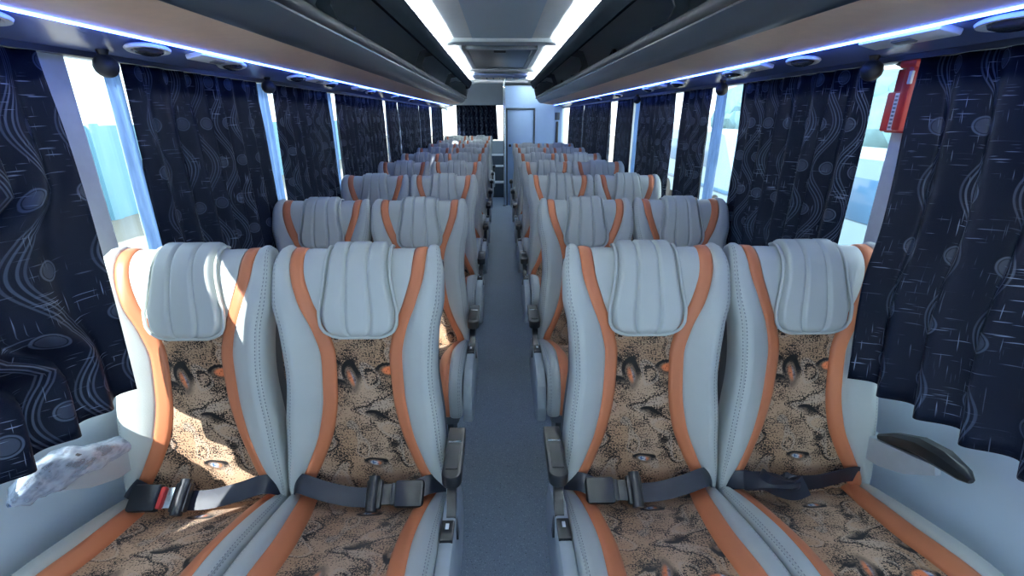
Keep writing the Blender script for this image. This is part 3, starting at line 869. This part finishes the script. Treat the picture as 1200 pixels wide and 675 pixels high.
cur(-1, 2.50, 3.29, 'navy curtain beside the second row, just past the second black knob, away from the hammer', .70, 3, [(2.395, 2.505)])
LS = [(3.40, 4.74, 'third'), (4.86, 5.42, 'fourth'), (5.45, 6.83, 'fifth'), (6.86, 7.86, 'sixth'), (8.10, 9.55, 'rear')]
for k, (a, b, r) in enumerate(LS):
    cur(-1, a, b, f'navy curtain beside the {r} of the seat rows, {OPP}' if False else f'navy curtain past the second row, {["first","second","third","fourth","last"][k]} of five away from the hammer', .70, 10+k, [(3.30, 3.41)] if k == 0 else ([(4.74, 4.80)] if k == 1 else None), amp=.011 if k == 4 else .015)
cur(1, .86, 1.372, 'glinting navy patterned curtain hanging just in front of the red hammer', .695, 21, per=.12, amp=.021, drape=(table([(0, 1.143), (.5, 1.055), (.7, 1.01), (1, .975)]), table([(0, 0), (.5, -.140), (.7, -.180), (1, -.255)])), tilt=.065)
cur(1, 1.545, 2.39, 'dark navy curtain just behind the red hammer window gap', .70, 22)
RS = [(2.70, 3.15, [(2.60, 2.71)]), (3.30, 4.12, None), (4.32, 4.86, [(4.14, 4.325)]), (5.18, 6.10, [(4.86, 5.0)]), (6.15, 6.80, None), (6.85, 8.20, None)]
for k, (a, b, l) in enumerate(RS):
    cur(1, a, b, f'black looking navy curtain on the red hammer side, {["third","fourth","fifth","sixth","seventh","last"][k]} along from the front', .70, 30+k, l)
# black knobs at the curtain heads
for s, y, lab in ((-1, 1.475, 'round black knob above the gap beside the film wrapped armrest curtain'), (-1, 2.455, 'round black knob between the two navy curtains behind the sunlit seat'),
                  (1, 1.56, 'round black knob hanging beside the red emergency hammer'), (1, 2.60, 'round black knob at the second window gap on the red hammer side'), (1, 4.2, 'small round black knob far along the red hammer side')):
    t = empty('curtain_ball', (s*1.10, y*.985, 1.622), lab, 'knob', 'black knobs at the curtain heads')
    MB().lathe([(.0, .0), (.016, 0), (.013, -.008), (.010, -.016), (.0, -.017)], 16).build('stem', M['black'], t)
    prof = [(.034*math.sin(PI*i/14)+1e-4, -.045-.034*math.cos(PI*i/14)*-1*1) for i in range(15)]
    b = MB()
    for i in range(9): pass
    b.lathe([(max(.0005, .030*math.sin(PI*i/14)*(1+.02*(i % 2))), -.011-.030+.030*math.cos(PI*i/14)) for i in range(15)], 14).build('ball', M['rub'], t)

# ------------------------------------------------------------------ emergency hammer on its post
hm = empty('emergency_hammer', (1.180, 1.462, 1.408), 'red emergency hammer in its red holder on the white window post', 'emergency hammer')
def loc(mb): return mb
MB().box(-.026, .0, .006, .060, .0, .112, bev=.006).build('holder', M['red'], hm)
MB().box(-.008, .004, -.038, .062, -.004, .175, bev=.004).build('back_plate', M['red'], hm)
st = MB().box(-.0285, -.020, .006, .024, .004, .108, bev=.001).build('print_strip', M['whitep'], hm)
lb = MB()
for k in range(9): lb.box(-.0298, -.028, .010, .020, .010+k*.0108, .0155+k*.0108)
lb.build('print_marks', M['rub2'], st)
MB().box(-.036, -.006, -.030, .004, .002, .190, bev=.009).build('hammer_handle', M['red'], hm)
ho = MB().box(-.040, -.004, -.036, .026, .172, .202, bev=.010).build('hammer_head', M['red'], hm)
MB().lathe([(.0, 0), (.010, 0), (.009, .012), (.001, .036)], 14, Matrix.Translation((-.022, .024, .188)) @ Matrix.Rotation(-PI/2, 4, 'X')).build('steel_tip', M['black'], ho)
MB().box(-.0385, -.030, -.030, -.018, .130, .165, bev=.002).build('clip', M['whitep'], hm)

# ------------------------------------------------------------------ rear end of the coach
rw = MB()
rw.box(-1.2, 1.2, YR, YR+.05, FZ, .94); rw.box(-1.2, 1.2, YR, YR+.05, 1.69, 2.15); rw.box(.045, 1.2, YR, YR+.05, .94, 1.69)
struct(rw.build('wall_rear', M['bulk'], smooth_on=False))
struct(MB().box(-1.2, .045, YR+.02, YR+.03, .94, 1.69).build('window_20', M['glass'], smooth_on=False))
def rear_curtain():
    vs, uv, fs = [], [], []
    n, nz = 160, 12
    for j in range(nz+1):
        q = j/nz; z = lerp(1.69, .97, q)
        for i in range(n+1):
            t = i/n; x = lerp(-.985, -.107+.034*q, t)
            vs.append((x, YR-.05+.02*math.sin(t*2*PI*9+.5*math.sin(3*t)), z)); uv.append((t*1.1, z))
    c_ = n+1
    fs = [(j*c_+i, j*c_+i+1, (j+1)*c_+i+1, (j+1)*c_+i) for j in range(nz) for i in range(n)]
    o = mesh_obj('window_curtain', vs, fs, M['curtain'], None, uv); solid(o, .003, 0)
    prop(o, 'black looking curtain over the rear window at the end of the aisle', 'curtain', CG)
rear_curtain()
# lower rear cupboard and stairs at the aisle's end
sp_ = empty('rear_stairs', (-.10*K, 9.3*K, FZ), 'dark steps with pale nosings at the end of the aisle', 'steps')
for k, (y, z) in enumerate(((9.12, .28), (9.38, .56), (9.62, .75))):
    MB().box(-.20, .145, y-9.3, 9.93-9.3, [0, .28, .56][k], z-.02).build('riser', M['dark'], sp_, smooth_on=False)
    MB().box(-.20, .145, y-9.3-.015, 9.93-9.3, z-.02, z, bev=.004).build('tread', M['post'], sp_)
# corner cabin with dark framed door panels
sp_.scale = (K, K, K)
cb = empty('rear_cabin', (.6*K, 8.25*K, FZ), 'pale blue lit rear cabin with dark door frame on the red hammer side', 'cabin')
cb.scale = (K, K, K)
MB().box(-.53, .395, .0, 1.6, 0, 1.92).build('cabin_wall', M['cabin'], cb, smooth_on=False)
fr = MB(); fr.box(-.525, -.500, -.02, .0, 0, 1.575); fr.box(-.525, -.045, -.02, 0, 1.555, 1.585); fr.box(-.070, -.045, -.02, 0, 0, 1.555)
fr.build('door_frame', M['dark'], cb, smooth_on=False)
MB().box(-.495, -.075, -.012, .0, .05, 1.55, bev=.003).build('door', M['cabin'], cb)
MB().box(-.48, -.44, -.05, -.012, .98, 1.02, bev=.008).build('door_handle', M['black'], cb)
MB().box(.30, .34, -.035, 0, .95, 1.38, bev=.008).build('handle_bar', M['black'], cb)
MB().box(.28, .36, -.012, 0, 1.40, 1.52, bev=.008).build('notice_plate', M['dark'], cb)
po = empty('grab_pole', (.045*K, 8.2*K, FZ), 'thin upright pole at the end of the aisle beside the rear cabin', 'pole')
MB().tube([(0, 0, 0.0), (0, 0, 1.0), (0, 0, 2.26)], .014, 14).build('pole_tube', M['chrome'], po)
MB().lathe([(.0, 0), (.034, 0), (.034, .01), (.015, .018), (.0, .018)], 18).build('floor_flange', M['dark'], po)
# bulkhead over the rear window
struct(MB().prism([(-1.1, 1.69), (1.1, 1.69), (1.1, 1.80), (.98, 2.06), (.6, 2.14), (-.6, 2.14), (-.98, 2.06), (-1.1, 1.80)], 'y', 10.95, 10.99).build('wall_rear_upper', M['bulk'], smooth_on=False))

# ------------------------------------------------------------------ outside
GZ = -1.0
struct(MB().box(-60, 60, -40, 70, GZ-.1, GZ).build('ground', M['ground'], smooth_on=False))
pw = MB(); pw.box(-10.0, -9.8, -20, 40, GZ, 1.25)
for k in range(16): pw.box(-9.82, -9.72, -20+k*4, -19.7+k*4, GZ, 1.30)
prop(pw.build('boundary_wall', M['blue'], smooth_on=False), 'long pale blue boundary wall outside the windows opposite the red hammer', 'wall')
def van(x, y, ln, h, label, name='parked_van'):
    t = empty(name, (x, y, GZ), label, 'van')
    w = 1.9
    prof = [(-ln/2, .35), (-ln/2, h*.55), (-ln/2+.25, h*.62), (-ln/2+.85, h-.05), (-ln/2+1.1, h), (ln/2-.15, h), (ln/2, h-.15), (ln/2, .35)]
    b = MB(); b.prism(prof, 'x', 0, w); b.build('body', M['van'], t)
    for k, (a, c_) in enumerate(((-ln/2+1.05, -ln/2+1.9), (-ln/2+2.0, 0.35), (.45, ln/2-.3))):
        MB().box(-.015, .01, a, c_, h*.60, h*.88, bev=.01).build('side_window', M['vglass'], t)
    MB().box(-.03, .0, -ln/2+.1, ln/2-.1, h*.36, h*.40, bev=.01).build('side_moulding', M['vglass'], t)
    for yy in (-ln/2+.85, ln/2-.85):
        MB().lathe([(.0, 0), (.32, 0), (.34, .04), (.34, .16), (.32, .2), (0, .2)], 24, Matrix.Translation((-.02, yy, .34)) @ Matrix.Rotation(PI/2, 4, 'Y')).build('wheel', M['tyre'], t)
van(4.6, 6.6, 4.6, 1.95, 'pale blue van with dark windows parked outside the window by the red hammer')
van(5.2, 13.2, 5.2, 2.1, 'second pale blue van parked farther along outside the red hammer side')
def tree(x, y, h, r, seed, label):
    rnd = random.Random(seed); t = empty('tree', (x, y, GZ), label, 'tree', 'hazy trees beyond the parked vans')
    MB().tube([(0, 0, 0), (.05, 0, h*.3), (0, .05, h*.6)], .14, 8, scales=[1.2, 1, .6], up=(1, 0, 0)).build('trunk', M['trunk'], t)
    b = MB()
    for k in range(16):
        bm = bmesh.new(); bmesh.ops.create_icosphere(bm, subdivisions=2, radius=r*rnd.uniform(.35, .6))
        for v in bm.verts: v.co *= rnd.uniform(.85, 1.15)
        a = rnd.uniform(0, 2*PI); q = rnd.uniform(0, .75)*r
        b.bm(bm, Matrix.Translation((q*math.cos(a), q*math.sin(a), h*.68+rnd.uniform(-.3, .3)*h*.6)))
    b.build('crown', M['tree'], t)
for k, (x, y, h, r) in enumerate(((16, 13, 3.6, 2.0), (17, 20.5, 4.0, 2.2), (15.5, 28, 3.7, 2.1), (18, 36, 4.2, 2.4))):
    tree(x, y, h, r, k, f'hazy blue green tree beyond the parked vans, {ORD[k] if k else "first"} from the front of the coach')

# ------------------------------------------------------------------ light
W = bpy.data.worlds.new('sky'); S.world = W; W.use_nodes = True
nt = W.node_tree; nt.nodes.clear(); g = G(nt)
bg = nt.nodes.new('ShaderNodeBackground'); ow = nt.nodes.new('ShaderNodeOutputWorld'); nt.links.new(bg.outputs[0], ow.inputs[0])
z = g.sep(nt.nodes.new('ShaderNodeTexCoord').outputs['Generated'])[2]
nt.links.new(g.mix(g.step(z, -.05, .35), rgb(.90, .97, .98), rgb(.70, .88, .96)), bg.inputs[0]); bg.inputs[1].default_value = 2.2
sun = bpy.data.lights.new('sun', 'SUN'); sun.energy = 9.0; sun.angle = math.radians(.6); sun.color = (1, .96, .90)
so = bpy.data.objects.new('sun', sun); COL.objects.link(so)
so.rotation_euler = Vector((.50, .62, -.60)).to_track_quat('-Z', 'Y').to_euler()

# ------------------------------------------------------------------ camera
cam = bpy.data.cameras.new('camera'); cam.sensor_width = 36; cam.lens = 554/1200*36; cam.clip_start = .02; cam.clip_end = 200
cobj = bpy.data.objects.new('camera', cam); COL.objects.link(cobj)
cobj.location = (-.02, 0, 1.45)
cobj.rotation_euler = Euler((math.radians(90-19.9), 0, math.radians(-1.34)), 'XYZ')
S.camera = cobj
S.view_settings.view_transform = 'Standard'; S.view_settings.look = 'None'; S.view_settings.exposure = 0.85; S.view_settings.gamma = 1
try: S.view_settings.use_curve_mapping = False
except Exception: pass
S.cycles.use_denoising = True
S.cycles.max_bounces = 8; S.cycles.diffuse_bounces = 5; S.cycles.transparent_max_bounces = 12
S.cycles.caustics_reflective = False; S.cycles.caustics_refractive = False
S.cycles.sample_clamp_indirect = 8

# the coach floor is level zero
for o in list(S.objects):
    if o.parent is None: o.location.z -= FZ
